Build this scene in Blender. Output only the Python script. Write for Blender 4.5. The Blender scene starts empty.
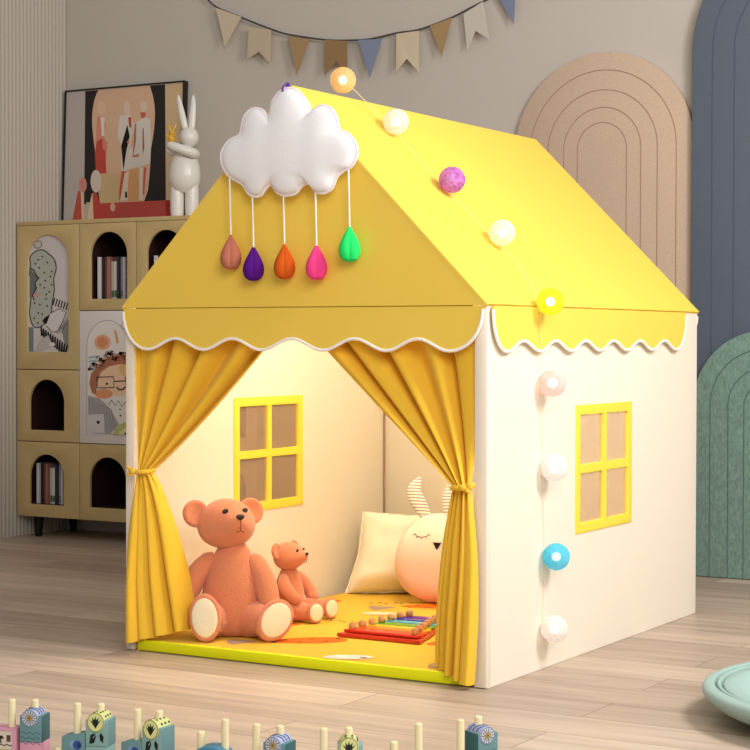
import bpy, bmesh, math, random
from math import sin, cos, pi, radians as R, sqrt
from mathutils import Vector, Matrix, Euler, noise
random.seed(4)
sc = bpy.context.scene
col = sc.collection

# ------------------------------------------------------------------ materials
def lin(c):
    return tuple(((v/255)/12.92 if v/255 <= .04045 else ((v/255+.055)/1.055)**2.4) for v in c)
MATS = {}
def mat(name, rgb, rough=.6, bump=0, bscale=200, var=0, vscale=8, spec=.3, emit=0, trans=0, metal=0, sheen=0, stretch=None):
    key = name
    if key in MATS: return MATS[key]
    m = bpy.data.materials.new(name); m.use_nodes = True
    nt = m.node_tree; b = nt.nodes['Principled BSDF']
    c = lin(rgb) + (1,)
    b.inputs['Base Color'].default_value = c
    b.inputs['Roughness'].default_value = rough
    b.inputs['Specular IOR Level'].default_value = spec
    b.inputs['Metallic'].default_value = metal
    if sheen:
        b.inputs['Sheen Weight'].default_value = sheen
    tc = nt.nodes.new('ShaderNodeTexCoord')
    src = tc.outputs['Object']
    if stretch:
        mp = nt.nodes.new('ShaderNodeMapping'); mp.inputs['Scale'].default_value = stretch
        nt.links.new(src, mp.inputs[0]); src = mp.outputs[0]
    if var:
        n = nt.nodes.new('ShaderNodeTexNoise'); n.inputs['Scale'].default_value = vscale; n.inputs['Detail'].default_value = 4
        nt.links.new(src, n.inputs['Vector'])
        mx = nt.nodes.new('ShaderNodeMix'); mx.data_type = 'RGBA'
        mx.inputs[6].default_value = tuple(v*(1-var) for v in c[:3]) + (1,)
        mx.inputs[7].default_value = tuple(min(1, v*(1+var)) for v in c[:3]) + (1,)
        nt.links.new(n.outputs['Fac'], mx.inputs[0]); nt.links.new(mx.outputs[2], b.inputs['Base Color'])
    if bump:
        n2 = nt.nodes.new('ShaderNodeTexNoise'); n2.inputs['Scale'].default_value = bscale; n2.inputs['Detail'].default_value = 3
        nt.links.new(src, n2.inputs['Vector'])
        bp = nt.nodes.new('ShaderNodeBump'); bp.inputs['Strength'].default_value = bump; bp.inputs['Distance'].default_value = .004
        nt.links.new(n2.outputs['Fac'], bp.inputs['Height']); nt.links.new(bp.outputs[0], b.inputs['Normal'])
    if trans:
        t = nt.nodes.new('ShaderNodeBsdfTranslucent'); t.inputs['Color'].default_value = c
        ms = nt.nodes.new('ShaderNodeMixShader'); ms.inputs[0].default_value = trans
        out = nt.nodes['Material Output']
        nt.links.new(b.outputs[0], ms.inputs[1]); nt.links.new(t.outputs[0], ms.inputs[2]); nt.links.new(ms.outputs[0], out.inputs[0])
    if emit:
        b.inputs['Emission Color'].default_value = c; b.inputs['Emission Strength'].default_value = emit
    MATS[key] = m
    return m
def flatmat(rgb):
    return mat('print_%02x%02x%02x' % tuple(int(v) for v in rgb), rgb, .7, spec=.2)

# ------------------------------------------------------------------ object helpers
def world_of(o):
    m = o.matrix_basis.copy()
    while o.parent:
        o = o.parent; m = o.matrix_basis @ m
    return m
def obj(name, bm, m=None, parent=None, world=True, smooth=35, label=None):
    """one mesh object; bm in world coordinates when world, else in its parent's own frame"""
    if isinstance(bm, bpy.types.Mesh): me = bm; me.name = name
    else:
        me = bpy.data.meshes.new(name); bm.normal_update(); bm.to_mesh(me); bm.free()
    for mm in (m if isinstance(m, (list, tuple)) else [m]):
        if mm: me.materials.append(mm)
    o = bpy.data.objects.new(name, me); col.objects.link(o)
    if parent:
        o.parent = parent
        if world: me.transform(world_of(parent).inverted())
    if smooth:
        me.polygons.foreach_set('use_smooth', [True]*len(me.polygons))
        me.set_sharp_from_angle(angle=R(smooth))
    if label: o['label'] = label
    return o
def tag(o, label, cat, group=None):
    o['label'] = label; o['category'] = cat
    if group: o['group'] = group
    return o
def thing(name, label, cat, loc=(0,0,0), rot=(0,0,0), group=None, scale=1):
    o = bpy.data.objects.new(name, None); col.objects.link(o)
    o.empty_display_size = .05
    o.location = loc; o.rotation_euler = rot; o.scale = (scale,)*3
    o.matrix_basis = Matrix.LocRotScale(Vector(loc), Euler(rot), Vector((scale,)*3))
    return tag(o, label, cat, group)
def struct(name, bm, m):
    o = obj(name, bm, m); o['kind'] = 'structure'; return o
def place(o, x=None):
    """top-level single mesh: put its origin at its base centre"""
    me = o.data; vs = [v.co for v in me.vertices]
    c = Vector(((min(v.x for v in vs)+max(v.x for v in vs))/2, (min(v.y for v in vs)+max(v.y for v in vs))/2, min(v.z for v in vs)))
    me.transform(Matrix.Translation(-c)); o.location = c; return o

# ------------------------------------------------------------------ mesh helpers
def B(): return bmesh.new()
def box(bm, x0, x1, y0, y1, z0, z1, bev=0, seg=2, M=None, mi=0):
    vs = [bm.verts.new((x, y, z)) for x in (x0, x1) for y in (y0, y1) for z in (z0, z1)]
    idx = [(0,1,3,2),(4,6,7,5),(0,4,5,1),(2,3,7,6),(0,2,6,4),(1,5,7,3)]
    fs = [bm.faces.new([vs[i] for i in f]) for f in idx]
    if bev:
        es = list({e for f in fs for e in f.edges})
        r = bmesh.ops.bevel(bm, geom=es, offset=bev, segments=seg, affect='EDGES', profile=.5)
        vs = list({v for f in r['faces'] for v in f.verts} | {v for v in vs if v.is_valid})
    if M: bmesh.ops.transform(bm, matrix=M, verts=[v for v in vs if v.is_valid])
    return bm
def bx(*a, **k): return box(B(), *a, **k)
def ell(bm, c, r, rot=(0,0,0), u=24, v=16, fn=None):
    M = Matrix.Translation(c) @ Euler(rot).to_matrix().to_4x4() @ Matrix.Diagonal((*r, 1))
    res = bmesh.ops.create_uvsphere(bm, u_segments=u, v_segments=v, radius=1)
    for w in res['verts']:
        if fn: w.co = fn(w.co)
        w.co = M @ w.co
    return bm
def tube(bm, pts, rad, seg=12, caps=True, flat=None, closed=False, ref=None):
    pts = [Vector(p) for p in pts]; n = len(pts)
    rad = rad if isinstance(rad, (list, tuple)) else [rad]*n
    up = Vector((0,0,1)); rings = []; prev = None
    for i, p in enumerate(pts):
        if closed: t = pts[(i+1) % n]-pts[i-1]
        else: t = pts[min(i+1, n-1)]-pts[max(i-1, 0)]
        t.normalize()
        if prev is None:
            a = Vector(ref)-t*t.dot(Vector(ref)) if ref else t.cross(up)
            if a.length < .1: a = t.cross(Vector((0,1,0)))
        else: a = prev-t*prev.dot(t)
        a.normalize(); prev = a; b = t.cross(a)
        fx, fy = (flat or (1,1))
        rings.append([bm.verts.new(p+rad[i]*(a*cos(2*pi*k/seg)*fx+b*sin(2*pi*k/seg)*fy)) for k in range(seg)])
    for i in range(n if closed else n-1):
        A, C = rings[i], rings[(i+1) % n]
        for k in range(seg): bm.faces.new((A[k], A[(k+1)%seg], C[(k+1)%seg], C[k]))
    if caps and not closed:
        bm.faces.new(rings[0][::-1]); bm.faces.new(rings[-1])
    return bm
def smooth_path(pts, k=6, closed=False):
    P = [Vector(p) for p in pts]; n = len(P); out = []
    for i in range(n if closed else n-1):
        if closed: p0, p1, p2, p3 = P[i-1], P[i], P[(i+1)%n], P[(i+2)%n]
        else: p0, p1, p2, p3 = P[max(i-1,0)], P[i], P[i+1], P[min(i+2,n-1)]
        for j in range(k):
            t = j/k
            out.append(.5*((2*p1)+(p2-p0)*t+(2*p0-5*p1+4*p2-p3)*t*t+(3*p1-p0-3*p2+p3)*t**3))
    if not closed: out.append(P[-1])
    return out
def lathe(bm, prof, seg=32, M=None, mod=None):
    rings = []; vs = []
    for r, z in prof:
        if r < 1e-6: rings.append([bm.verts.new((0,0,z))])
        else: rings.append([bm.verts.new((r*(mod(2*pi*k/seg) if mod else 1)*cos(2*pi*k/seg), r*(mod(2*pi*k/seg) if mod else 1)*sin(2*pi*k/seg), z)) for k in range(seg)])
        vs += rings[-1]
    for A, C in zip(rings, rings[1:]):
        for k in range(seg):
            a, b = A[k % len(A)], A[(k+1) % len(A)]; c, d = C[(k+1) % len(C)], C[k % len(C)]
            f = []
            for v in (a, b, c, d):
                if v not in f: f.append(v)
            if len(f) > 2: bm.faces.new(f)
    if M: bmesh.ops.transform(bm, matrix=M, verts=vs)
    return bm
FR_XZ = Matrix(((1,0,0,0),(0,0,1,0),(0,1,0,0),(0,0,0,1)))   # 2D (u,v,w) -> (x=u, y=w, z=v)
FR_YZ = Matrix(((0,0,1,0),(1,0,0,0),(0,1,0,0),(0,0,0,1)))   # 2D (u,v,w) -> (x=w, y=u, z=v)
def plate(loops, w0, w1, frame=FR_XZ, bev=0):
    """solid sheet with the given outline(s) (2nd and later loops are holes), from depth w0 to w1"""
    cu = bpy.data.curves.new('t', 'CURVE'); cu.dimensions = '2D'; cu.fill_mode = 'BOTH'
    cu.extrude = abs(w1-w0)/2-bev; cu.bevel_depth = bev; cu.bevel_resolution = 1; cu.offset = -bev
    for L in loops:
        s = cu.splines.new('POLY'); s.points.add(len(L)-1); s.use_cyclic_u = True
        for pt, q in zip(s.points, L): pt.co = (q[0], q[1], 0, 1)
    o = bpy.data.objects.new('t', cu); col.objects.link(o)
    dg = bpy.context.evaluated_depsgraph_get(); dg.update()
    me = bpy.data.meshes.new_from_object(o.evaluated_get(dg))
    bm = B(); bm.from_mesh(me)
    bpy.data.objects.remove(o); bpy.data.curves.remove(cu); bpy.data.meshes.remove(me)
    bmesh.ops.remove_doubles(bm, verts=bm.verts[:], dist=1e-6)
    bmesh.ops.transform(bm, matrix=frame @ Matrix.Translation((0,0,(w0+w1)/2)), verts=bm.verts[:])
    bmesh.ops.recalc_face_normals(bm, faces=bm.faces[:])
    return bm
def rect(x0, x1, z0, z1): return [(x0,z0),(x1,z0),(x1,z1),(x0,z1)]
def arch(x0, x1, z0, ztop, n=28):
    r = (x1-x0)/2; c = (x0+x1)/2; zs = ztop-r
    return [(x0,z0),(x1,z0)]+[(c+r*cos(pi*i/n), zs+r*sin(pi*i/n)) for i in range(n+1)]
def circ(x, y, rx, ry=None, n=24, a=0):
    ry = ry or rx
    return [(x+rx*cos(t)*cos(a)-ry*sin(t)*sin(a), y+rx*cos(t)*sin(a)+ry*sin(t)*cos(a)) for t in (2*pi*i/n for i in range(n))]
def line(pts, w):
    P = [Vector((p[0], p[1])) for p in pts]; L = []; Rr = []
    for i, p in enumerate(P):
        t = P[min(i+1, len(P)-1)]-P[max(i-1, 0)]
        t = t.normalized() if t.length else Vector((1,0)); n = Vector((-t.y, t.x))*w/2
        L.append(tuple(p+n)); Rr.append(tuple(p-n))
    return L+Rr[::-1]
class Flat:
    """printed picture: coloured shapes lying on one plane, later ones over earlier ones"""
    def __init__(s, step=.00002): s.bm = B(); s.cols = []; s.k = 0; s.step = step
    def add(s, poly, rgb, clip=None):
        if rgb not in s.cols: s.cols.append(rgb)
        s.k += 1; vs = []
        for p in poly:
            q = clip(p) if clip else p
            vs.append(s.bm.verts.new((q[0], q[1], s.k*s.step)))
        try:
            f = s.bm.faces.new(vs); f.material_index = s.cols.index(rgb)
        except ValueError: pass
        return s
    def build(s, name, M, parent, world=True, label=None):
        bmesh.ops.transform(s.bm, matrix=M, verts=s.bm.verts[:])
        return obj(name, s.bm, [flatmat(c) for c in s.cols], parent, world, smooth=0, label=label)
def frame(o, U, V):
    U = Vector(U).normalized(); V = Vector(V).normalized(); N = U.cross(V)
    return Matrix(((U.x,V.x,N.x,o[0]),(U.y,V.y,N.y,o[1]),(U.z,V.z,N.z,o[2]),(0,0,0,1)))
def sheet(f, nu, nv, thick=0):
    bm = B(); g = [[bm.verts.new(f(i/nu, j/nv)) for i in range(nu+1)] for j in range(nv+1)]
    for j in range(nv):
        for i in range(nu): bm.faces.new((g[j][i], g[j][i+1], g[j+1][i+1], g[j+1][i]))
    if thick: thicken(bm, thick)
    return bm
def thicken(bm, t):
    bm.normal_update(); vs = bm.verts[:]; fs = bm.faces[:]; be = [e for e in bm.edges if e.is_boundary]
    d = {v: bm.verts.new(v.co-v.normal*t) for v in vs}
    for e in be:
        f = e.link_faces[0]; L = [l for l in f.loops if l.edge == e][0]; a, b = L.vert, L.link_loop_next.vert
        bm.faces.new((b, a, d[a], d[b]))
    for f in fs: bm.faces.new([d[v] for v in reversed(f.verts)])
    return bm

# ================================================================== THE ROOM
XL, YB = -2.055, 2.222
def floor_material():
    m = bpy.data.materials.new('oak_planks'); m.use_nodes = True; nt = m.node_tree; L = nt.links.new
    b = nt.nodes['Principled BSDF']; b.inputs['Roughness'].default_value = .42; b.inputs['Specular IOR Level'].default_value = .3
    tc = nt.nodes.new('ShaderNodeTexCoord')
    br = nt.nodes.new('ShaderNodeTexBrick'); br.offset = .37; br.offset_frequency = 2
    br.inputs['Color1'].default_value = (0,0,0,1); br.inputs['Color2'].default_value = (1,1,1,1); br.inputs['Mortar'].default_value = (.5,.5,.5,1)
    br.inputs['Scale'].default_value = 1; br.inputs['Brick Width'].default_value = 1.35; br.inputs['Row Height'].default_value = .17
    br.inputs['Mortar Size'].default_value = .0012; br.inputs['Bias'].default_value = 0
    L(tc.outputs['Object'], br.inputs['Vector'])
    mp = nt.nodes.new('ShaderNodeMapping'); mp.inputs['Scale'].default_value = (1.1, 14, 1); L(tc.outputs['Object'], mp.inputs[0])
    ad = nt.nodes.new('ShaderNodeVectorMath'); ad.operation = 'ADD'; L(mp.outputs[0], ad.inputs[0]); 
    ml = nt.nodes.new('ShaderNodeVectorMath'); ml.operation = 'SCALE'; ml.inputs['Scale'].default_value = 9; L(br.outputs['Color'], ml.inputs[0]); L(ml.outputs[0], ad.inputs[1])
    n = nt.nodes.new('ShaderNodeTexNoise'); n.inputs['Scale'].default_value = 1.6; n.inputs['Detail'].default_value = 6; n.inputs['Distortion'].default_value = .6
    L(ad.outputs[0], n.inputs['Vector'])
    r1 = nt.nodes.new('ShaderNodeValToRGB')
    r1.color_ramp.elements[0].position = .25; r1.color_ramp.elements[0].color = lin((160,140,124))+(1,)
    r1.color_ramp.elements[1].position = .75; r1.color_ramp.elements[1].color = lin((212,192,172))+(1,)
    mx = nt.nodes.new('ShaderNodeMix'); mx.data_type = 'FLOAT'; mx.inputs[0].default_value = .34
    L(n.outputs['Fac'], mx.inputs[2]); L(br.outputs['Color'], mx.inputs[3]); L(mx.outputs[0], r1.inputs[0])
    mo = nt.nodes.new('ShaderNodeMix'); mo.data_type = 'RGBA'; mo.inputs[7].default_value = lin((128,106,90))+(1,)
    L(br.outputs['Fac'], mo.inputs[0]); L(r1.outputs[0], mo.inputs[6]); L(mo.outputs[2], b.inputs['Base Color'])
    return m
struct('floor', bx(XL-.1, 4.6, -5.2, YB+.1, -.06, 0), floor_material())
plaster = mat('wall_plaster', (195,187,178), .85, bump=.05, bscale=90, var=.03, vscale=3)
struct('wall_back', bx(XL-.1, 4.6, YB, YB+.1, 0, 2.9), plaster)
# ribbed panelling on the left wall: half-round ribs
def ribs():
    bm = B(); p = .0222; y = YB; prof = []
    while y > -2.6:
        for k in range(7):
            a = pi*k/6; prof.append((XL-.012+.011*sin(a)+.001, y-p/2+.0102*cos(a)))
        y -= p
    vs = [[bm.verts.new((x, yy, z)) for x, yy in prof] for z in (0, 2.9)]
    for i in range(len(prof)-1): bm.faces.new((vs[0][i], vs[0][i+1], vs[1][i+1], vs[1][i]))
    box(bm, XL-.1, XL-.0125, -2.6, YB, 0, 2.9)
    return bm
struct('wall_left', ribs(), mat('ribbed_panel', (190,181,170), .7))

# ------------------------------------------------------------------ felt arch panels on the back wall
def felt(name, c, var=.14, vs=260, st=(1,1,1)):
    return mat(name, c, .95, bump=.5, bscale=420, var=var, vscale=vs, spec=.1, stretch=st)
def arch_panel(name, label, x0, x1, z1, yf, th, insets, m, mg, wb):
    t = thing(name, label, 'wall panel', ((x0+x1)/2, yf+th/2, 0))
    L = arch(x0, x1, 0.002, z1, 48)
    obj('felt_board', plate([L], yf, yf+th, bev=.003), m, t)
    for i, s in enumerate(insets):
        a = arch(x0+s, x1-s, .004, z1-s, 48)[1:]+[(x0+s, .004)]
        obj('groove', tube(B(), [(p[0], yf-.0002, p[1]) for p in a], .0017, 6), mg, t)
    return t
arch_panel('arch_panel', 'beige arched felt wall panel with nested arch grooves, behind the tent roof', .033, .711, 1.807, YB-.022, .02, (.063,.132,.193,.246),
           felt('felt_beige', (204,180,158), .16, 180), mat('groove_beige', (166,138,118), .9), 0)
arch_panel('arch_panel', 'tall slate blue arched felt wall panel reaching past the top of the picture', .712, 1.56, 2.20, YB-.047, .045, (.073,.150,.225,.30),
           felt('felt_blue', (100,110,126), .12), mat('groove_blue', (78,88,106), .9), 0)
arch_panel('arch_panel', 'low dark green arched felt wall panel standing in front of the slate blue one', .735, 1.235, .832, YB-.085, .036, (.062,.125,.18),
           felt('felt_green', (124,152,142), .5, 150, (1,1,.4)), mat('groove_green', (84,112,102), .9), 0)

# ------------------------------------------------------------------ bunting
FL = [([(-1.271,2.107),(-1.156,2.062),(-1.228,1.95)],(216,200,176),'cream triangular flag at the left end'),
 ([(-1.113,2.019),(-1.015,1.999),(-1.02,1.872),(-1.066,1.918),(-1.123,1.891)],(206,190,164),'beige swallowtail flag'),
 ([(-.932,1.969),(-.84,1.95),(-.89,1.816)],(176,146,108),'tan triangular flag'),
 ([(-.764,1.94),(-.67,1.929),(-.67,1.801),(-.714,1.853),(-.763,1.804)],(160,128,88),'brown swallowtail flag'),
 ([(-.617,1.928),(-.517,1.924),(-.564,1.782)],(140,150,176),'grey blue triangular flag'),
 ([(-.452,1.937),(-.359,1.941),(-.358,1.79),(-.405,1.841),(-.452,1.793)],(222,206,178),'cream swallowtail flag'),
 ([(-.312,1.955),(-.217,1.976),(-.258,1.837)],(186,156,112),'golden tan triangular flag'),
 ([(-.175,1.987),(-.09,2.023),(-.065,1.887),(-.122,1.921),(-.158,1.851)],(226,218,206),'off white swallowtail flag'),
 ([(-.033,2.036),(.039,2.068),(.031,1.933)],(140,150,176),'grey blue triangular flag at the right end'),
 ([(.10,2.115),(.18,2.16),(.165,2.02)],(214,196,168),'cream triangular flag')]
bt = thing('bunting', 'fabric flag bunting in cream, tan and grey blue strung across the back wall', 'bunting', (-.6, 2.2, 1.93))
cordpts = [(-1.62,2.42),(-1.46,2.275),(-1.377,2.197),(-1.318,2.144),(-1.27,2.108),(-1.164,2.063),(-1.023,2.005),(-.93,1.974),(-.771,1.942),(-.673,1.932),(-.572,1.929),(-.455,1.942),(-.357,1.947),(-.219,1.981),(-.149,2.007),(-.084,2.03),(-.028,2.054),(.052,2.089),(.18,2.165),(.34,2.28)]
obj('cord', tube(B(), smooth_path([(x, 2.2, z) for x, z in cordpts], 4), .0035, 8), mat('dark_cord', (72,68,70), .8), bt)
for i, (P, c, lb) in enumerate(FL):
    y = 2.192
    bm = plate([P], y-.0012, y+.0012)
    for v in bm.verts:   # a slight hang away from the wall
        v.co.y += .006*sin((v.co.x*31+i))-.01*max(0, (P[0][1]-v.co.z))
    obj('flag', bm, mat('flag_cloth_%02x%02x%02x' % c, c, .9, bump=.2, bscale=500, trans=.2), bt, label=lb)

# ================================================================== BOOKCASE
YC = 1.90
wood = mat('pale_oak_veneer', (198,174,124), .55, bump=.04, bscale=60, var=.05, vscale=14, stretch=(9,9,1.2))
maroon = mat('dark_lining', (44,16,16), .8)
bc = thing('bookcase', 'wide oak bookcase with arched niches and picture doors against the back wall', 'bookcase', (-1.46, 2.06, 0))
CX = [-2.05, -1.727, -1.444, -1.164, -.88]
Z0, Z1, Z2, Z3, ZT = .083, .387, .676, .911, 1.27
for x in (CX[0], CX[-1]-.014): obj('side_panel', bx(x, x+.014, YC+.014, 2.21, Z0, ZT-.016), wood, bc)
obj('top_panel', bx(CX[0], CX[-1], YC+.002, 2.21, ZT-.016, ZT, .0015), wood, bc)
obj('bottom_panel', bx(CX[0]+.014, CX[-1]-.014, YC+.014, 2.21, Z0, Z0+.014), wood, bc)
obj('back_panel', bx(CX[0]+.014, CX[-1]-.014, 2.2, 2.21, Z0+.014, ZT-.016), wood, bc)
for x in CX[1:-1]: obj('divider', bx(x-.006, x+.006, YC+.018, 2.2, Z0+.014, ZT-.016), wood, bc)
for x in (CX[0]+.075, CX[0]+.60, CX[-1]-.08):
    for y in (YC+.045, 2.16):
        bmv = lathe(B(), [(0,0),(.012,0),(.022,Z0),(0,Z0)], 16, Matrix.Translation((x, y, 0)))
        obj('leg', bmv, mat('black_leg', (22,18,18), .5), bc)
def front(x0, x1, z0, z1, hole=None, m=wood, name='niche_front', label=None, lining=True):
    g = .0016; y0, y1 = YC, YC+.014
    L = [rect(x0+g, x1-g, z0+g, z1-g)]
    if hole: L.append(arch(*hole))
    f = obj(name, plate(L, y0, y1, bev=.0008), m, bc, label=label)
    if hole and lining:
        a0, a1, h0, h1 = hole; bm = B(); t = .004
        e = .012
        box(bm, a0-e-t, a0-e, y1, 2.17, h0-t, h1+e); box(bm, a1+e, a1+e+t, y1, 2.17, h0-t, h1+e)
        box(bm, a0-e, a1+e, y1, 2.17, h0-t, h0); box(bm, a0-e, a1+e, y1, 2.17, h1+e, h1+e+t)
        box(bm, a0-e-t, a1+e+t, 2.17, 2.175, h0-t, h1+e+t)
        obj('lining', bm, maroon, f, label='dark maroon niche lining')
    return f
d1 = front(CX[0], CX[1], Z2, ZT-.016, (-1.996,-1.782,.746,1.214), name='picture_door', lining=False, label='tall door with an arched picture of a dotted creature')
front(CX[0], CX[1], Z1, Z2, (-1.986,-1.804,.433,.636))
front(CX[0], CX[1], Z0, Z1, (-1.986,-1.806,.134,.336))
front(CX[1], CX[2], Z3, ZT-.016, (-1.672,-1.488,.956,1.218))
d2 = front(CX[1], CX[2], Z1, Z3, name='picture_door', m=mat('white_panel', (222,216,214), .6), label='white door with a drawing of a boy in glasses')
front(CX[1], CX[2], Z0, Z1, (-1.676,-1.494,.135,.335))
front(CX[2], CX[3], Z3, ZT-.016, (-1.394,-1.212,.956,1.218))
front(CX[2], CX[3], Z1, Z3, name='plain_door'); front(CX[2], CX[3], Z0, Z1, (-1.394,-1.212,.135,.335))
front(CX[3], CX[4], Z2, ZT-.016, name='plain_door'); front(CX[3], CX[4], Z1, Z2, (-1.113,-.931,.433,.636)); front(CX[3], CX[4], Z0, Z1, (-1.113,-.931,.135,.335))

# --- picture in the tall door (coordinates read off a 5x enlargement of the panel)
def pic1(p): return (-2.0573+(15+p[0]/5-15)*.00516, 1.27-((215+p[1]/5)-222)*.00404)
F = Flat()
HX0, HX1, HZ0, HZ1 = -1.996, -1.782, .746, 1.214
F.add(arch(HX0, HX1, HZ0, HZ1), (206,198,198))
def inarch(p):
    x = min(max(p[0], HX0+.001), HX1-.001); r = (HX1-HX0)/2; c = (HX0+HX1)/2; zs = HZ1-r
    zmax = zs+sqrt(max(0, r*r-(x-c)**2))-.001
    return (x, min(max(p[1], HZ0+.001), zmax))
def A1(pts, c): F.add([pic1(p) for p in pts], c, inarch)
A1([(60,560),(85,560),(85,690),(60,690)], (120,130,132))
blob = smooth_path([(70,250),(62,300),(75,330),(70,420),(66,500),(85,555),(115,560),(150,535),(172,500),(180,440),(190,380),(188,320),(200,270),(190,225),(165,200),(140,180),(110,178),(80,195),(68,215)], 4, True) if False else None
bp = [Vector((x, y, 0)) for x, y in [(70,250),(66,300),(80,330),(72,420),(66,500),(85,555),(115,560),(150,535),(172,500),(180,440),(190,380),(188,320),(200,270),(190,225),(165,200),(140,180),(110,178),(80,195),(68,215)]]
bs = [(v.x, v.y) for v in smooth_path(bp, 4, True)]
A1(bs, (176,180,170)); A1(line(bs+[bs[0]], 6), (70,66,66))
A1([(66,265),(95,300),(108,325),(90,340),(98,370),(84,400),(66,415)], (112,116,112))
A1(line([(66,265),(85,275),(110,320),(92,340),(100,365),(80,405),(90,425)], 7), (52,48,50))
A1(circ(108,150,20,18), (192,190,186)); A1(line(circ(108,150,20,18)+[(128,150)], 4), (100,96,96))
for x, y in [(130,210),(110,225),(155,240),(115,265),(140,290),(178,285),(112,315),(145,330),(120,350),(165,385),(150,398),(178,350),(140,365),(92,440),(118,448),(155,455),(110,490),(130,495),(90,515),(150,420),(108,540),(172,310),(95,245)]:
    A1(circ(x, y, 4.5, 5, 8), (54,50,50))
A1(circ(100,400,16,12), (206,150,140)); 
A1([(170,495),(140,515),(130,530),(145,545),(165,535),(176,520)], (30,28,30))
A1([(170,495),(215,470),(245,490),(215,580),(180,585),(150,550)], (214,208,206)); A1(line([(170,490),(215,470),(250,490),(212,580),(178,585),(150,552)], 4), (90,86,86))
A1([(225,560),(268,520),(268,690),(240,640)], (140,138,136))
for k in range(7):
    x = 190+k*13; A1([(x,415+k*5),(x+6,417+k*5),(x-4,452+k*5),(x-10,450+k*5)], (46,42,44))
for k in range(12):
    t = k/11; x, y = 120+t*130, 560+t*90
    A1([(x,y),(x+8,y-3),(x+14-10*t,y+42+14*t),(x+3-10*t,y+45+14*t)], (40,36,38))
for k in range(3): A1(line([(200+k*14,590),(225+k*10,545),(268,505+k*12)], 3), (100,98,98))
A1([(120,620),(160,600),(185,655),(120,690),(88,690)], (186,182,180)); A1(circ(180,645,16,10), (220,214,210))
F.build('picture', frame((0, YC+.009, 0), (1,0,0), (0,0,1)), d1)
obj('backing', plate([arch(HX0-.006, HX1+.006, HZ0-.006, HZ1+.006)], YC+.0095, YC+.0135), mat('white_panel', (222,216,214)), d1)

# --- drawing on the white door
def pic2(p): return (-1.727+(70+p[0]/5-79)*.00510, .911-((300+p[1]/5)-311.5)*.00396)
F = Flat()
X0, X1 = -1.684, -1.487
F2 = lambda pts, c: F.add([(min(max(q[0], X0+.002), -1.4845), max(q[1], .4215)) for q in map(pic2, pts)], c)
PA = arch(-1.688, -1.484, .42, .872)
F.add(PA, (226,219,214)); F.add(line(PA[2:]+[(-1.688,.42)], .003), (160,156,168))
F2(circ(160,215,40,38), (224,168,134)); F2(circ(160,215,26,26), (212,142,104))
F2([(215,150),(228,160),(240,215),(228,222)], (206,160,112)); F2(line([(262,110),(250,135),(275,160)], 4), (150,150,165))
for k in range(4): F2([(92+k*2,285+k*20),(135,280+k*20),(130,292+k*20),(90+k*2,297+k*20)], (158,186,198))
F2(circ(235,380,112,100), (234,196,164)); F2(circ(165,470,46,24), (222,150,112)); F2(circ(270,340,30,40), (222,180,120))
F2([(110,470),(95,420),(105,370),(140,330),(190,285),(250,275),(330,300),(330,330),(250,320),(190,335),(150,365),(135,420),(128,470)], (170,112,84))
random.seed(9)
for k in range(46):
    a = random.uniform(0, 1); x = 105+a*225+random.uniform(-10,10); y = 400-120*sin(pi*(.15+a*.6))+random.uniform(-22,22)
    F2(line([(x+14*cos(t), y+11*sin(t)) for t in (random.uniform(0,3)+.6*j for j in range(8))], 2.6), random.choice([(140,84,62),(176,116,80),(120,78,60)]))
def sqr(x0, x1, y0, y1): return line([(x0,y0),(x1,y0-3),(x1+2,y1-4),(x0+3,y1),(x0,y0)], 5)
F2(sqr(133,215,388,442), (60,54,52)); F2(sqr(272,350,384,438), (60,54,52)); F2(line([(215,408),(272,404)], 5), (60,54,52))
F2(circ(182,420,5,6), (44,38,38)); F2(circ(310,416,5,6), (44,38,38))
F2(line([(230,435),(240,447),(258,448),(272,434)], 8), (92,40,36))
F2(line([(190,525),(205,500),(222,528),(238,502),(255,530),(275,505),(300,530)], 4), (110,106,110))
F2(circ(246,545,4), (70,66,70)); F2(circ(248,575,4), (70,66,70))
F2([(90,480),(150,495),(200,545),(240,620),(200,665),(85,665)], (166,162,164)); 
for k in range(9): F2(line([(92+k*14,490+k*7),(110+k*14,600+k*6)], 3), (140,136,140))
F2([(85,575),(168,570),(172,672),(85,678)], (208,204,204)); F2(circ(140,612,8,8), (36,32,34))
F2(circ(290,690,80,85,20), (186,190,120)); F2(circ(290,690,56,58,20), (214,214,160)); F2(circ(290,690,34,34,20), (232,228,214)); F2(circ(272,664,6), (50,46,46))
F2(line([(110,665),(330,672)], 3), (150,146,150))
F.build('picture', frame((0, YC-.0002, 0), (1,0,0), (0,0,1)), d2)

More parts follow.
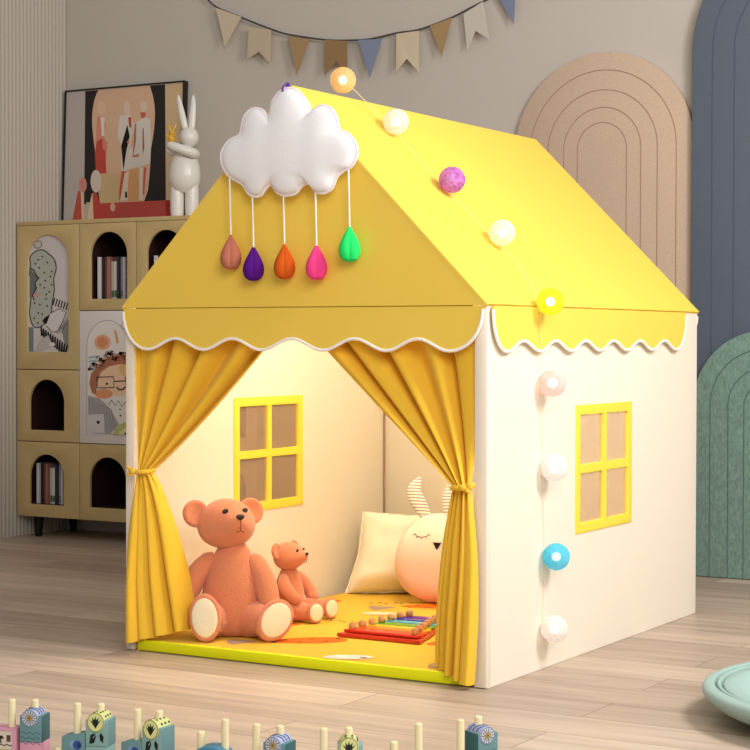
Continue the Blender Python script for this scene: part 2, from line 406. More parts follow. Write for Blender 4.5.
# --- books in the niches
BK = [(.000,.010,.166,(216,214,216),'slim white book'),(.012,.019,.166,(46,38,38),'dark brown book'),(.033,.012,.166,(112,70,62),'reddish brown book'),(.047,.010,.166,(160,110,98),'dusty rose book'),
      (.060,.017,.148,(196,194,182),'pale sage book'),(.079,.014,.148,(226,220,208),'cream book'),(.095,.009,.166,(60,60,70),'charcoal book'),(.106,.013,.164,(150,152,164),'grey book'),(.121,.012,.164,(196,194,204),'pale lavender book')]
def books(x, z, n, where, grp, hs=1, skip=0):
    for i, (dx, th, h, c, nm) in enumerate(BK[:n]):
        d = .115+.012*((i*7) % 3); y = YC+.034+.006*((i*5) % 3); h = h*hs; x0 = x+dx
        bm = B(); t = .0015
        box(bm, x0, x0+th, y, y+.002, z, z+h, .0006, 1, mi=0)
        box(bm, x0, x0+t, y+.002, y+d, z, z+h); box(bm, x0+th-t, x0+th, y+.002, y+d, z, z+h)
        k = len(bm.faces); box(bm, x0+t, x0+th-t, y+.002, y+d-.004, z+.003, z+h-.003)
        bm.faces.ensure_lookup_table()
        for f in list(bm.faces)[k:]: f.material_index = 1
        if i in (4, 5, 7):   # printed patch at the foot of the spine
            k = len(bm.faces); box(bm, x0+.002, x0+th-.002, y-.0003, y, z+.008, z+.034); bm.faces.ensure_lookup_table()
            for f in list(bm.faces)[k:]: f.material_index = 2
        o = obj('book', bm, [mat('cover_%02x%02x%02x' % c, c, .5), mat('page_edge', (232,226,212), .8), mat('spine_patch', (92,112,84), .6)])
        place(o); tag(o, nm+' standing '+where, 'book', grp)
books(-1.662, .9562, 9, 'in the upper niche below the painting', 'books in the upper middle niche')
books(-1.384, .9562, 9, 'in the niche below the white rabbit', 'books in the upper right niche')
books(-1.977, .1342, 9, 'in the bottom left bookcase niche', 'books in the bottom left niche', .98)

# ------------------------------------------------------------------ painting leaning on the wall
pt = thing('painting', 'large abstract painting of pale and red figures leaning on the bookcase top', 'painting', (-1.74, 2.17, 1.272))
PW, PH = .603, .548
PO = Vector((-2.035, 2.172, 1.2785)); PV = Vector((0, .022, .54)).normalized(); PU = Vector((1,0,0))
PM = frame(PO, PU, PV)
def pu(p):
    x, y = p; u = v = .5
    for _ in range(8):
        xl = 42+(22-42)*v; xr = 688+(652-688)*v; u = (x-xl)/(xr-xl)
        yt = 78+(18-78)*u; yb = 748+(728-748)*u; v = (y-yt)/(yb-yt)
    return (min(max(u,.004),.996)*PW, (1-min(max(v,.004),.996))*PH)
F = Flat()
def P_(pts, c): F.add([pu(p) for p in pts], c)
F.add(rect(.003, PW-.003, .003, PH-.003), (196,180,166))
P_([(42,78),(150,66),(150,150),(138,560),(120,748),(22,748)], (186,176,170))
P_([(148,66),(588,26),(580,640),(138,650)], (46,42,42))
P_([(588,26),(688,18),(660,640),(578,630)], (206,178,140))
ov = [(v.x, v.y) for v in smooth_path([Vector((a,b,0)) for a, b in [(222,62),(198,120),(185,210),(192,310),(205,400),(225,470),(225,640),(330,640),(465,632),(500,440),(500,390),(520,290),(530,190),(525,110),(505,34)]], 3)]
P_(ov, (214,178,150))
P_([(205,440),(280,490),(360,500),(360,640),(150,650),(150,640),(225,640)], (206,180,136)); P_([(375,480),(455,460),(445,635),(380,635)], (210,160,110))
# left figure
P_(circ(238,155,22,34), (222,188,160)); P_([(215,200),(240,195),(262,240),(250,300),(270,350),(255,480),(215,500),(200,380)], (214,140,120)); P_([(232,200),(255,205),(252,300),(238,300)], (224,214,204))
P_([(210,330),(240,310),(258,380),(262,490),(205,495),(200,400)], (190,76,64)); P_([(240,310),(270,330),(265,365),(245,370)], (212,130,110))
# middle figure
P_(circ(380,155,18,36), (216,196,176)); P_([(340,195),(395,190),(420,240),(400,330),(375,480),(345,480),(345,350),(325,300)], (216,208,198))
P_([(345,350),(380,240),(392,300),(372,380),(355,480)], (30,26,28)); P_([(385,205),(402,200),(402,260),(390,250)], (186,76,66))
P_([(330,590),(345,480),(372,480),(362,620),(330,630)], (196,90,76)); P_([(362,490),(385,480),(372,630),(335,632)], (222,206,190)); P_([(362,585),(372,585),(374,615),(362,618)], (28,26,28))
P_(circ(385,330,7,9), (216,150,110))
# right figure
P_(circ(470,145,17,28), (216,196,180)); P_([(452,175),(482,178),(478,205),(455,205)], (196,100,90))
P_([(430,225),(480,200),(505,215),(508,330),(500,440),(455,455),(400,465),(378,470),(385,380),(420,330)], (216,210,200)); P_([(422,240),(430,235),(425,330),(410,400),(440,390),(440,405),(405,410)], (190,110,96))
P_([(462,260),(468,255),(470,360),(460,400)], (170,86,80)); P_([(465,460),(478,460),(465,600),(455,600)], (196,100,84)); P_([(440,460),(462,460),(456,630),(438,628)], (222,204,186))
# front bench and seated figures
P_([(225,645),(635,628),(645,722),(180,742),(150,742)], (186,82,72)); P_([(575,630),(637,627),(645,722),(578,728)], (160,46,44))
P_([(70,745),(105,580),(120,585),(125,745)], (188,84,70)); P_([(120,585),(130,585),(140,745),(125,745)], (222,192,166)); P_(circ(132,550,22,38), (206,140,128))
P_([(150,745),(180,600),(190,590),(190,745)], (226,196,170)); P_([(185,600),(205,585),(230,650),(285,660),(290,680),(230,735),(190,742)], (188,76,66)); P_(circ(205,532,30,58), (214,200,186)); P_(circ(295,665,14,22), (222,176,150))
bm = bx(0, PW, 0, PH, -.018, -.0005); bmesh.ops.transform(bm, matrix=PM, verts=bm.verts[:])
cv = obj('canvas', bm, mat('canvas_linen', (206,198,186), .9), pt)
F.build('picture', PM, cv)
bm = B(); e = .006
for r in ((-e,0,-e,PH+e),(PW,PW+e,-e,PH+e),(0,PW,-e,0),(0,PW,PH,PH+e)):
    box(bm, r[0], r[1], r[2], r[3], -.02, .006)
bmesh.ops.transform(bm, matrix=PM, verts=bm.verts[:])
obj('frame', bm, mat('black_frame', (34,28,28), .4), pt)

# ------------------------------------------------------------------ white rabbit sculpture
gloss = mat('white_glaze', (226,222,216), .3, spec=.5)
rb = thing('rabbit_figurine', 'tall white rabbit figurine on the bookcase hugging a small yellow rabbit', 'figurine', (-1.275, 1.985, ZT), (0,0,R(25)), None, .80)
# frame: faces -Y, x right
obj('body', lathe(B(), [(0,.118),(.03,.116),(.055,.13),(.074,.165),(.078,.20),(.072,.25),(.06,.29),(.048,.325),(.034,.345),(0,.352)], 28, Matrix.Diagonal((1,.9,1,1))), gloss, rb, world=False)
for s in (-1, 1):
    obj('leg', lathe(B(), [(0,.001),(.026,.001),(.031,.006),(.033,.03),(.034,.09),(.032,.16),(0,.165)], 20, Matrix.Translation((.036*s, -.002, 0))), gloss, rb, world=False)
hd = obj('head', ell(B(), (.022,.0,.385), (.047,.047,.05)), gloss, rb, world=False)
obj('ear', tube(B(), smooth_path([(.006,.004,.41),(-.008,.004,.47),(-.022,.006,.535),(-.034,.01,.59)], 5), [.013,.014,.015,.016,.0165,.0165,.016,.0155,.015,.014,.013,.012,.0105,.009,.006,.002], 14, flat=(1,.6), ref=(1,0,0)), gloss, hd, world=False)
obj('ear', tube(B(), smooth_path([(.032,.006,.41),(.036,.008,.48),(.04,.01,.54),(.04,.014,.59)], 5), [.013,.014,.015,.016,.0165,.0165,.016,.0155,.015,.014,.013,.012,.0105,.009,.006,.002], 14, flat=(1,.6), ref=(1,0,0)), gloss, hd, world=False)
obj('arm', tube(B(), smooth_path([(.058,-.012,.30),(.052,-.06,.303),(.005,-.085,.318),(-.045,-.078,.335),(-.062,-.062,.345)], 5), [.02,.022,.024,.024,.024,.024,.024,.024,.023,.023,.023,.022,.022,.022,.022,.021,.021,.02,.019,.015,.007], 16), gloss, rb, world=False)
obj('arm', tube(B(), smooth_path([(-.045,-.01,.31),(-.06,-.035,.315),(-.066,-.058,.33)], 5), [.018,.02,.021,.021,.021,.021,.021,.02,.019,.015,.006], 16), gloss, rb, world=False)
yr = mat('yellow_glaze', (222,172,40), .35, spec=.5)
yg = B()
ell(yg, (-.048,-.082,.372), (.017,.014,.02)); ell(yg, (-.046,-.084,.396), (.0135,.0125,.0125))
tube(yg, smooth_path([(-.05,-.084,.405),(-.056,-.084,.42),(-.06,-.083,.436)], 3), [.004,.005,.005,.005,.0045,.004,.002], 8)
tube(yg, smooth_path([(-.04,-.084,.405),(-.033,-.084,.42),(-.024,-.083,.44)], 3), [.004,.005,.005,.005,.0045,.004,.002], 8)
tube(yg, [(-.06,-.09,.378),(-.07,-.094,.385)], [.005,.004], 8); tube(yg, [(-.036,-.092,.378),(-.028,-.098,.384)], [.005,.004], 8)
small = obj('small_rabbit', yg, yr, rb, world=False, label='small yellow rabbit held in the arms')
eb = B(); ell(eb, (-.052,-.0955,.399), (.0018,)*3, u=8, v=6); ell(eb, (-.0415,-.0955,.399), (.0018,)*3, u=8, v=6); ell(eb, (-.047,-.0965,.392), (.002,.0015,.0014), u=8, v=6)
obj('face', eb, mat('black_glaze', (26,22,22), .3), small, world=False)

# ================================================================== THE TENT
W, D, H, RX, RZ = 1.04, 1.355, .880, .512, 1.409
cream = mat('cream_canvas', (247,238,221), .85, bump=.06, bscale=5, spec=.15, trans=.16)
yellow = mat('yellow_canvas', (248,213,90), .8, bump=.05, bscale=6, spec=.15, trans=.06)
curt = mat('curtain_cloth', (246,200,62), .75, bump=.1, bscale=300, spec=.15, trans=.09, sheen=.1)
piping = mat('white_piping', (252,246,240), .7)
frameyellow = mat('yellow_window_trim', (244,219,72), .7)
def gauze():
    m = bpy.data.materials.new('window_mesh'); m.use_nodes = True; nt = m.node_tree
    b = nt.nodes['Principled BSDF']; b.inputs['Base Color'].default_value = lin((196,166,138))+(1,); b.inputs['Roughness'].default_value = .9
    tr = nt.nodes.new('ShaderNodeBsdfTransparent'); ms = nt.nodes.new('ShaderNodeMixShader'); ms.inputs[0].default_value = .66
    nt.links.new(b.outputs[0], ms.inputs[1]); nt.links.new(tr.outputs[0], ms.inputs[2]); nt.links.new(ms.outputs[0], nt.nodes['Material Output'].inputs[0])
    return m
gz = gauze()
tent = thing('play_tent', 'yellow roofed cream fabric play house tent standing on the wooden floor', 'tent', (W/2, D/2, 0))
WZ0, WZ1 = .311, .636
def side(name, xa, xb, WY0, WY1):
    w = obj(name, plate([rect(.004, D-.004, .001, H), rect(WY0+.02, WY1-.02, WZ0+.02, WZ1-.02)], xa, xb, FR_YZ), cream, tent)
    fx0, fx1 = xa-.003, xb+.003; cy, cz = (WY0+WY1)/2, (WZ0+WZ1)/2; hb = .011
    holes = [rect(a, b, c, d) for a, b in ((WY0+.027, cy-hb), (cy+hb, WY1-.027)) for c, d in ((WZ0+.025, cz-hb), (cz+hb, WZ1-.025))]
    fr = obj('window_frame', plate([rect(WY0, WY1, WZ0, WZ1)]+holes, fx0, fx1, FR_YZ, bev=.001), frameyellow, w, label='yellow four pane window trim')
    xm = (xa+xb)/2
    obj('window_mesh', bx(xm-.0006, xm+.0006, WY0+.02, WY1-.02, WZ0+.02, WZ1-.02), gz, fr, label='see-through brown window netting')
    return w
side('right_wall', W-.007, W, .488, .854); side('left_wall', 0, .007, .472, .828)
obj('back_wall', bx(.007, W-.007, D-.045, D-.001, .001, H, .004), cream, tent)
bm = plate([[(.02,H),(W-.02,H),(RX,RZ-.02)]], D-.007, D-.001)
obj('back_gable', bm, yellow, tent)
obj('front_post', bx(-.001, .025, -.002, .009, .001, H, .003), cream, tent)
obj('front_post', bx(W-.034, W+.001, -.003, .020, .001, H, .005), cream, tent)
seamm = mat('brown_binding', (170,144,124), .8)
for x in (.011, W-.011): obj('corner_binding', tube(B(), [(x, D-.048, .03), (x, D-.048, H)], .0035, 8), seamm, tent, label='thin brown corner seam')
# gable: front triangle of roof
obj('front_gable', plate([[(.002,H),(W+.004,H),(W+.004,H+.004),(RX,RZ+.003),(.002,H+.004)]], -.016, -.009), yellow, tent)
def slope(x0, x1, name):
    """roof sheet from eave x0 to ridge, gently sagging"""
    th = .007; n = 14; my = 16; sgn = 1 if x1 > RX else -1
    def f(u, v):
        x = RX+(x1-RX)*u; z = RZ+(H-.002-RZ)*u; y = -.017+(D+.017)*v
        s = .010*sin(pi*min(1,max(0,v)))*sin(pi*u)
        return Vector((x, y, z-s))
    bm = sheet(f, n, my, 0)
    if sgn < 0: bmesh.ops.reverse_faces(bm, faces=bm.faces[:])
    for q in bm.faces: q.material_index = 1     # unseen cream underside, added to cut the yellow bounce inside
    k = len(bm.faces); thicken(bm, -th); bm.faces.ensure_lookup_table()
    return obj(name, bm, [yellow, cream], tent, smooth=50)
slope(RX, W+.001, 'roof_slope'); slope(RX, .004, 'roof_slope')
def scallop(lows, cr, lo, e0, e1, top):
    """outline of a valance: lows = low-point positions, e0/e1 = outer ends"""
    pts = []
    n = 8
    for i in range(n+1):
        a = pi/2*i/n; pts.append((lows[0]-(lows[0]-e0)*cos(a), top-.012-(top-.012-lo)*sin(a)))
    for a, b in zip(lows, lows[1:]):
        for k in range(1, 13):
            t = k/12; pts.append((a+(b-a)*t, lo+(cr-lo)*.5*(1-cos(2*pi*t))))
    for i in range(1, n+1):
        a = pi/2*i/n; pts.append((lows[-1]+(e1-lows[-1])*sin(a), top-.012-(top-.012-lo)*cos(a)))
    return pts
def valance(S, w0, w1, fr, top, off):
    L = [(S[0][0], top)]+S+[(S[-1][0], top)]
    v = obj('valance', plate([L[::-1]], w0, w1, fr), yellow, tent)
    wm = (w0+w1)/2+off
    P = [fr @ Vector((p[0], p[1], wm)) for p in S]
    obj('piping', tube(B(), P, .0042, 8), piping, v, label='white piping along the scalloped hem')
valance(scallop([.080,.253,.427,.605,.780,.948], .803, .775, .003, W-.006, H+.002), -.015, -.010, FR_XZ, H-.002, -.001)
obj('light_leak_strip', bx(.036, W-.036, -.0085, -.0035, H-.03, H+.016), yellow, tent)  # added backing behind the seam, blocks light leaking out through the gap
valance(scallop([.080,.253,.427,.605,.780,.948], .803, .775, .003, W-.006, H+.002), D+.010, D+.015, FR_XZ, H-.001, 0)
RL = [.076+.180*i for i in range(7)]
valance(scallop(RL, .799, .774, .006, 1.232, H+.002), W+.007, W+.012, FR_YZ, H-.001, .001)
valance(scallop(RL, .799, .774, .006, 1.232, H+.002), -.012, -.007, FR_YZ, H-.001, -.001)

# --- curtains
def lerp(a, b, t): return a+(b-a)*t
def bez(p0, p1, p2, t): return tuple((1-t)**2*a+2*t*(1-t)*b+t*t*c for a, b, c in zip(p0, p1, p2))
def curtain(outer, inner, hem_o, hem_i, tie, mir, n, ph):
    NV1, NV2, NU = 34, 34, 150
    T = NV1/(NV1+NV2)
    def f(u, v):
        fold = sin(2*pi*n*u+ph)+.30*sin(2*pi*n*1.7*u+1.3+ph)
        if v <= T:
            t = v/T
            P0 = lerp(outer[0][0], inner[0][0], u), lerp(outer[0][1], inner[0][1], u)
            P1 = lerp(outer[1][0], inner[1][0], u), lerp(outer[1][1], inner[1][1], u)
            x, z = bez(P0, P1, (tie[0]+mir*(-.020+.040*u), tie[1]-.003+.004*u), t)
            y = lerp(.034*min(1, .38+3*u), tie[2], t**2.2)
            amp = lerp(.025, .010, t)*min(1, .25+4*u)
            # each fold leans over its neighbour
            x += mir*.010*cos(2*pi*n*u+ph)*(1-t)
            return Vector((x, y+amp*fold, z))
        t = (v-T)/(1-T); s = t**.75
        hx, hy, hz = (lerp(a, b, u) for a, b in zip(hem_o, hem_i))
        xt = tie[0]+mir*(-.020+.040*u)
        w = sin(pi*min(1, t*1.0))
        x = lerp(xt, hx, s)+mir*(-.010)*(1-u*1.6)*w
        z = lerp(tie[1]-.003+.004*u, hz, t)
        y = lerp(tie[2], hy, s)
        amp = lerp(.010, .028, min(1, t*1.5))
        x += mir*.009*cos(2*pi*n*u+ph)*min(1, t*3)
        return Vector((x, y+amp*fold, z))
    bm = sheet(f, NU, NV1+NV2, .0016)
    c = obj('curtain', bm, curt, tent, smooth=80)
    # tie band round the gathered cloth and a little knot
    ring = [(tie[0]+.025*cos(a), tie[2]+.026*sin(a), tie[1]+.002*sin(2*a)+.004*cos(a)) for a in (2*pi*k/28 for k in range(28))]
    bm = tube(B(), ring, .0048, 10, closed=True, flat=(1,1.2))
    ell(bm, (tie[0]+mir*-.016, tie[2]-.030, tie[1]+.002), (.010,.007,.008), u=12, v=8)
    ell(bm, (tie[0]+mir*-.028, tie[2]-.026, tie[1]+.008), (.009,.005,.005), (0,.5*mir,0), 12, 8); ell(bm, (tie[0]+mir*-.027, tie[2]-.026, tie[1]-.006), (.009,.005,.005), (0,-.5*mir,0), 12, 8)
    obj('tieback', bm, curt, c)
curtain([(.008,.872),(.012,.62)], [(.515,.872),(.20,.555)], (.006,-.028,.018), (.165,.075,.062), (.066,.463,-.010), 1, 4.5, .4)
curtain([(1.012,.872),(1.008,.62)], [(.495,.872),(.76,.618)], (1.012,-.036,.012), (.885,.06,.036), (.983,.462,-.014), -1, 4.5, 2.2)

# ------------------------------------------------------------------ padded floor mat
mt = thing('floor_mat', 'yellow padded floor mat with lime edge and animal prints inside the tent', 'mat', (W/2, D/2, 0))
MZ = .028
yl = mat('mat_yellow', (236,192,72), .8, bump=.08, bscale=40, spec=.15)
obj('padding', bx(.036, W-.045, .010, D-.05, .002, MZ, .004), yl, mt)
obj('edging', bx(.033, W-.042, .0, .0145, .001, MZ+.001, .005), mat('lime_edging', (238,240,12), .6), mt, label='lime front edge')
F = Flat()
def carrot(cx, cy, L, w, a, c=(236,116,22)):
    P = [(cx+x*cos(a)-y*sin(a), cy+x*sin(a)+y*cos(a)) for x, y in [(-L/2*cos(t)*(1 if cos(t) > 0 else 1.0), w/2*sin(t)*(1-.35*cos(t))) for t in (2*pi*k/24 for k in range(24))]]
    F.add(P, c)
    for k in range(6):
        x, y = (-.36+.15*k)*L, (.2 if k % 2 else -.2)*w
        F.add(circ(cx+x*cos(a)-y*sin(a), cy+x*sin(a)+y*cos(a), .007, .006, 10), (86,40,24))
def sprout(cx, cy, a, c=(176,150,132)):
    for k in range(7):
        b = a+(-.5+k/6)*1.1; F.add(line([(cx,cy),(cx+.075*cos(b),cy+.075*sin(b))], .012), c)
carrot(.410,.21,.225,.095,.67); sprout(.312,.135,3.75)
carrot(.20,.37,.17,.06,.9)
carrot(.40,.90,.17,.09,.55); sprout(.325,.825,3.8)
carrot(.745,.37,.13,.08,1.0); carrot(.95,.075,.08,.035,.4); sprout(.925,.085,3.4,(170,140,96))
carrot(.86,.70,.18,.06,.9); carrot(.66,1.12,.22,.06,.2); carrot(.10,.80,.14,.05,1.4)
F.add(circ(.635,.055,.062,.030,20,.5), (246,228,216)); F.add(circ(.672,.066,.012,.007,10), (96,70,60)); F.add(circ(.61,.06,.018,.012,10), (252,242,234))
F.add(circ(.349,.70,.05,.026,20,.4), (248,222,196)); F.add(circ(.80,.50,.05,.03,20,.3), (244,226,214))
for k in range(6): F.add(circ(.225+.02*k,.86+.012*(k%2)+.010*k,.007,.005,8), (70,48,30))
for k in range(5): F.add(circ(.30+.02*k,.52+.012*(k%2),.006,.005,8), (120,84,46))
F.build('print', frame((0,0,MZ+.0001), (1,0,0), (0,1,0)), mt, label='orange carrots and small pale animals')

# ------------------------------------------------------------------ cloud ornament on the gable
cl = thing('cloud_ornament', 'white padded cloud with five felt raindrops hanging from the tent peak', 'ornament', (.51, -.03, 1.41))
felt_w = mat('white_felt', (246,245,248), .9, bump=.15, bscale=220, spec=.1)
CO = [(.526,1.403),(.545,1.399),(.559,1.39),(.583,1.363),(.592,1.343),(.615,1.355),(.643,1.35),(.662,1.327),(.671,1.295),(.694,1.286),(.715,1.261),(.719,1.234),(.703,1.207),(.68,1.197),(.662,1.182),(.651,1.159),(.63,1.148),(.606,1.152),(.592,1.169),(.583,1.173),(.564,1.166),(.55,1.151),(.523,1.146),(.497,1.153),(.483,1.169),(.473,1.174),(.462,1.166),(.449,1.15),(.43,1.147),(.41,1.156),(.395,1.177),(.371,1.19),(.346,1.207),(.331,1.237),(.334,1.265),(.356,1.288),(.385,1.299),(.393,1.327),(.405,1.35),(.429,1.361),(.454,1.354),(.466,1.339),(.475,1.35),(.481,1.374),(.502,1.396)]
CS = [(v.x, v.y) for v in smooth_path([Vector((x, z, 0)) for x, z in CO], 4, True)]
cc = (.525, 1.25); yc = -.046; TH = .027
bm = B(); NR = 16; rings = []
for sgn in (-1, 1):
    rings = []
    for j in range(NR+1):
        s = 1-j/NR
        if j == NR:
            rings.append([bm.verts.new((cc[0], yc+sgn*TH*(1.0 if sgn < 0 else .8), cc[1]))]); continue
        ring = []
        for i, (x, z) in enumerate(CS):
            # blend outline with its own smoothed version towards the middle
            k = (1-s); n = len(CS); wnd = max(1, int(k*30)); mx = sum(CS[(i+d) % n][0] for d in range(-wnd, wnd+1))/(2*wnd+1); mz = sum(CS[(i+d) % n][1] for d in range(-wnd, wnd+1))/(2*wnd+1)
            ax, az = (x, z) if j == 0 else (lerp(x, mx, min(1, k*2.4)), lerp(z, mz, min(1, k*2.4)))
            X, Z = cc[0]+(ax-cc[0])*s, cc[1]+(az-cc[1])*s
            h = TH*(1-s**3)**.5 if j else 0
            h *= 1-.10*(.5+.5*cos(2*pi*(X-.43)/.094+pi))*min(1, k*3)*max(0, 1-k)
            ring.append(bm.verts.new((X, yc+sgn*h*(1 if sgn < 0 else .8), Z)))
        rings.append(ring)
    for a, b in zip(rings, rings[1:]):
        for i in range(len(CS)):
            i2 = (i+1) % len(CS)
            if len(b) == 1: f = (a[i], a[i2], b[0])
            else: f = (a[i], a[i2], b[i2], b[i])
            bm.faces.new(f if sgn > 0 else f[::-1])
bmesh.ops.remove_doubles(bm, verts=bm.verts[:], dist=1e-5)
bmesh.ops.recalc_face_normals(bm, faces=bm.faces[:])
cb = obj('cloud', bm, felt_w, cl, smooth=80)
obj('piping', tube(B(), [(x, yc, z) for x, z in CS], .0035, 6, closed=True), mat('cloud_seam', (248,236,238), .8), cb, label='pale pink seam round the cloud')
obj('hanging_loop', tube(B(), smooth_path([(.514,yc-.004,1.388),(.513,yc-.004,1.404),(.517,yc+.008,1.415),(.521,yc+.010,1.404),(.520,yc+.004,1.392)], 5), .0075, 8, flat=(1,.35)), mat('purple_ribbon', (122,84,170), .6), cl, label='purple ribbon loop')
yd = -.040
for x, zt, zb, zd, c, lb in [(.355,1.20,1.059,.971,(186,112,92),'dusty pink brown raindrop'),(.422,1.16,1.026,.942,(84,22,128),'dark purple raindrop'),(.512,1.16,1.032,.945,(206,90,28),'burnt orange raindrop'),(.603,1.16,1.025,.942,(248,72,146),'hot pink raindrop'),(.695,1.205,1.069,.983,(44,224,110),'bright green raindrop')]:
    rr = .0255; h0 = zd-.030; prof = []
    st = obj('string', tube(B(), [(x, yc, zt), (x, (yc+yd)/2, (zt+zb)/2), (x, yd, zb-.004)], .0022, 6), mat('white_string', (250,246,240), .7), cl)
    hh = zb-zd; prof = [(0, zd), (.012, zd+.002), (.0205, zd+.0075), (.0255, zd+.0165), (.0275, zd+.027), (.0262, zd+.038), (.0222, zd+.049), (.0165, zd+.060), (.0105, zd+.071), (.0052, zd+.080), (.0015, zb), (0, zb+.001)]
    bm = lathe(B(), [(r, z) for r, z in prof], 48, Matrix.Translation((x, yd, 0)), lambda a: .76+.24*abs(cos(1.5*(a-R(-120)))))
    obj('raindrop', bm, mat('felt_%02x%02x%02x' % c, c, .9, bump=.2, bscale=300, spec=.1), cl, smooth=25, label=lb)

# ------------------------------------------------------------------ string of cotton ball lights over the roof
sl = thing('string_light', 'string of nine coloured cotton ball lights draped over roof and right wall', 'string lights', (.6, .35, RZ))
nr = Vector((RZ-H, 0, W+.008-RX)).normalized(); br = .033
def on_roof(x, y): return Vector((x, y, RZ+(H-RZ)*(x-RX)/(W+.008-RX)))+nr*(br+.001)
BP = [(Vector((.515,.223,1.456)), (236,204,146), 7, 'gold ball on the ridge'),
      (Vector((.624,.304,1.353)), (242,234,226), 5, 'white ball near the ridge'),
      (Vector((.775,.323,1.201)), (206,96,230), .25, 'speckled purple ball'),
      (Vector((.910,.333,1.065)), (252,246,222), 6, 'cream ball on the lower roof'),
      (Vector((W+.012+br,.240,.892)), (240,230,40), 9, 'yellow ball at the eave'),
      (Vector((W+br+.002,.275,.697)), (242,200,196), 8, 'pink ball on the wall'),
      (Vector((W+br+.002,.288,.492)), (244,240,240), 3, 'white ball beside the window'),
      (Vector((W+br+.002,.301,.276)), (84,212,240), 3, 'light blue ball low on the wall'),
      (Vector((W+br+.002,.292,.102)), (246,240,238), 3, 'white ball near the floor')]
def ballmat(i, c):
    m = bpy.data.materials.new('cotton_ball_%d' % i); m.use_nodes = True; nt = m.node_tree; L = nt.links.new
    b = nt.nodes['Principled BSDF']; b.inputs['Roughness'].default_value = .9; b.inputs['Specular IOR Level'].default_value = .1
    tc = nt.nodes.new('ShaderNodeTexCoord')
    v = nt.nodes.new('ShaderNodeTexNoise'); v.inputs['Scale'].default_value = 120; v.inputs['Detail'].default_value = 2; L(tc.outputs['Object'], v.inputs['Vector'])
    cr = nt.nodes.new('ShaderNodeValToRGB'); k = .60 if i in (2,) else .88
    cr.color_ramp.elements[0].position = .35; cr.color_ramp.elements[1].position = .65
    cc_ = lin(c); cr.color_ramp.elements[0].color = tuple(q*k for q in cc_)+(1,); cr.color_ramp.elements[1].color = tuple(min(1, q*1.05+(.16 if i == 2 else .01)) for q in cc_)+(1,)
    L(v.outputs['Fac'], cr.inputs[0]); L(cr.outputs[0], b.inputs['Base Color'])
    bp_ = nt.nodes.new('ShaderNodeBump'); bp_.inputs['Strength'].default_value = .5; bp_.inputs['Distance'].default_value = .004
    L(v.outputs['Fac'], bp_.inputs['Height']); L(bp_.outputs[0], b.inputs['Normal'])
    t = nt.nodes.new('ShaderNodeBsdfTranslucent'); L(cr.outputs[0], t.inputs['Color'])
    ms = nt.nodes.new('ShaderNodeMixShader'); ms.inputs[0].default_value = .35; L(b.outputs[0], ms.inputs[1]); L(t.outputs[0], ms.inputs[2])
    tr = nt.nodes.new('ShaderNodeBsdfTransparent'); m2 = nt.nodes.new('ShaderNodeMixShader'); 
    m2.inputs[0].default_value = .28
    L(ms.outputs[0], m2.inputs[1]); L(tr.outputs[0], m2.inputs[2]); L(m2.outputs[0], nt.nodes['Material Output'].inputs[0])
    return m
for i, (p, c, e, lb) in enumerate(BP):
    bm = B(); bmesh.ops.create_icosphere(bm, subdivisions=4, radius=br, matrix=Matrix.Translation(p))
    for v in bm.verts:
        d = v.co-p; d *= 1+.02*noise.noise(v.co*90); v.co = p+d
    b_ = obj('cotton_ball', bm, ballmat(i, c), sl, label=lb)
    em = bpy.data.materials.new('led_%d' % i); em.use_nodes = True
    q = em.node_tree.nodes['Principled BSDF']; q.inputs['Base Color'].default_value = (1,.95,.85,1)
    wc = lin((255,236,200) if i in (0,) else (255,246,232)); q.inputs['Emission Color'].default_value = wc+(1,); q.inputs['Emission Strength'].default_value = e
    bm = B(); bmesh.ops.create_icosphere(bm, subdivisions=2, radius=.011, matrix=Matrix.Translation(p))
    obj('bulb', bm, em, b_, label='lit warm white bulb')
seq = [Vector((.36,.13,1.272)), Vector((.45,.17,1.368)), BP[0][0]+Vector((-.012,0,-.028)), BP[0][0], BP[1][0]-nr*.02]
for k, (p, *_) in enumerate(BP[1:4]): 
    if k: seq.append(p-nr*(br-.003))
    q = BP[k+2][0]; 
    if k < 2: seq.append((p+q)/2-nr*(br-.004)+Vector((0,.012,0)))
seq += [Vector((.985,.29,.975)), Vector((W+.0145,.242,.885)), Vector((W+.0145,.248,.80)), Vector((W+.003,.262,.75))]+[Vector((W+.003, p.y, p.z)) for p, *_ in BP[5:]]
obj('cord', tube(B(), smooth_path(seq, 6), .0007, 6), mat('pale_wire', (236,220,176), .6), sl)

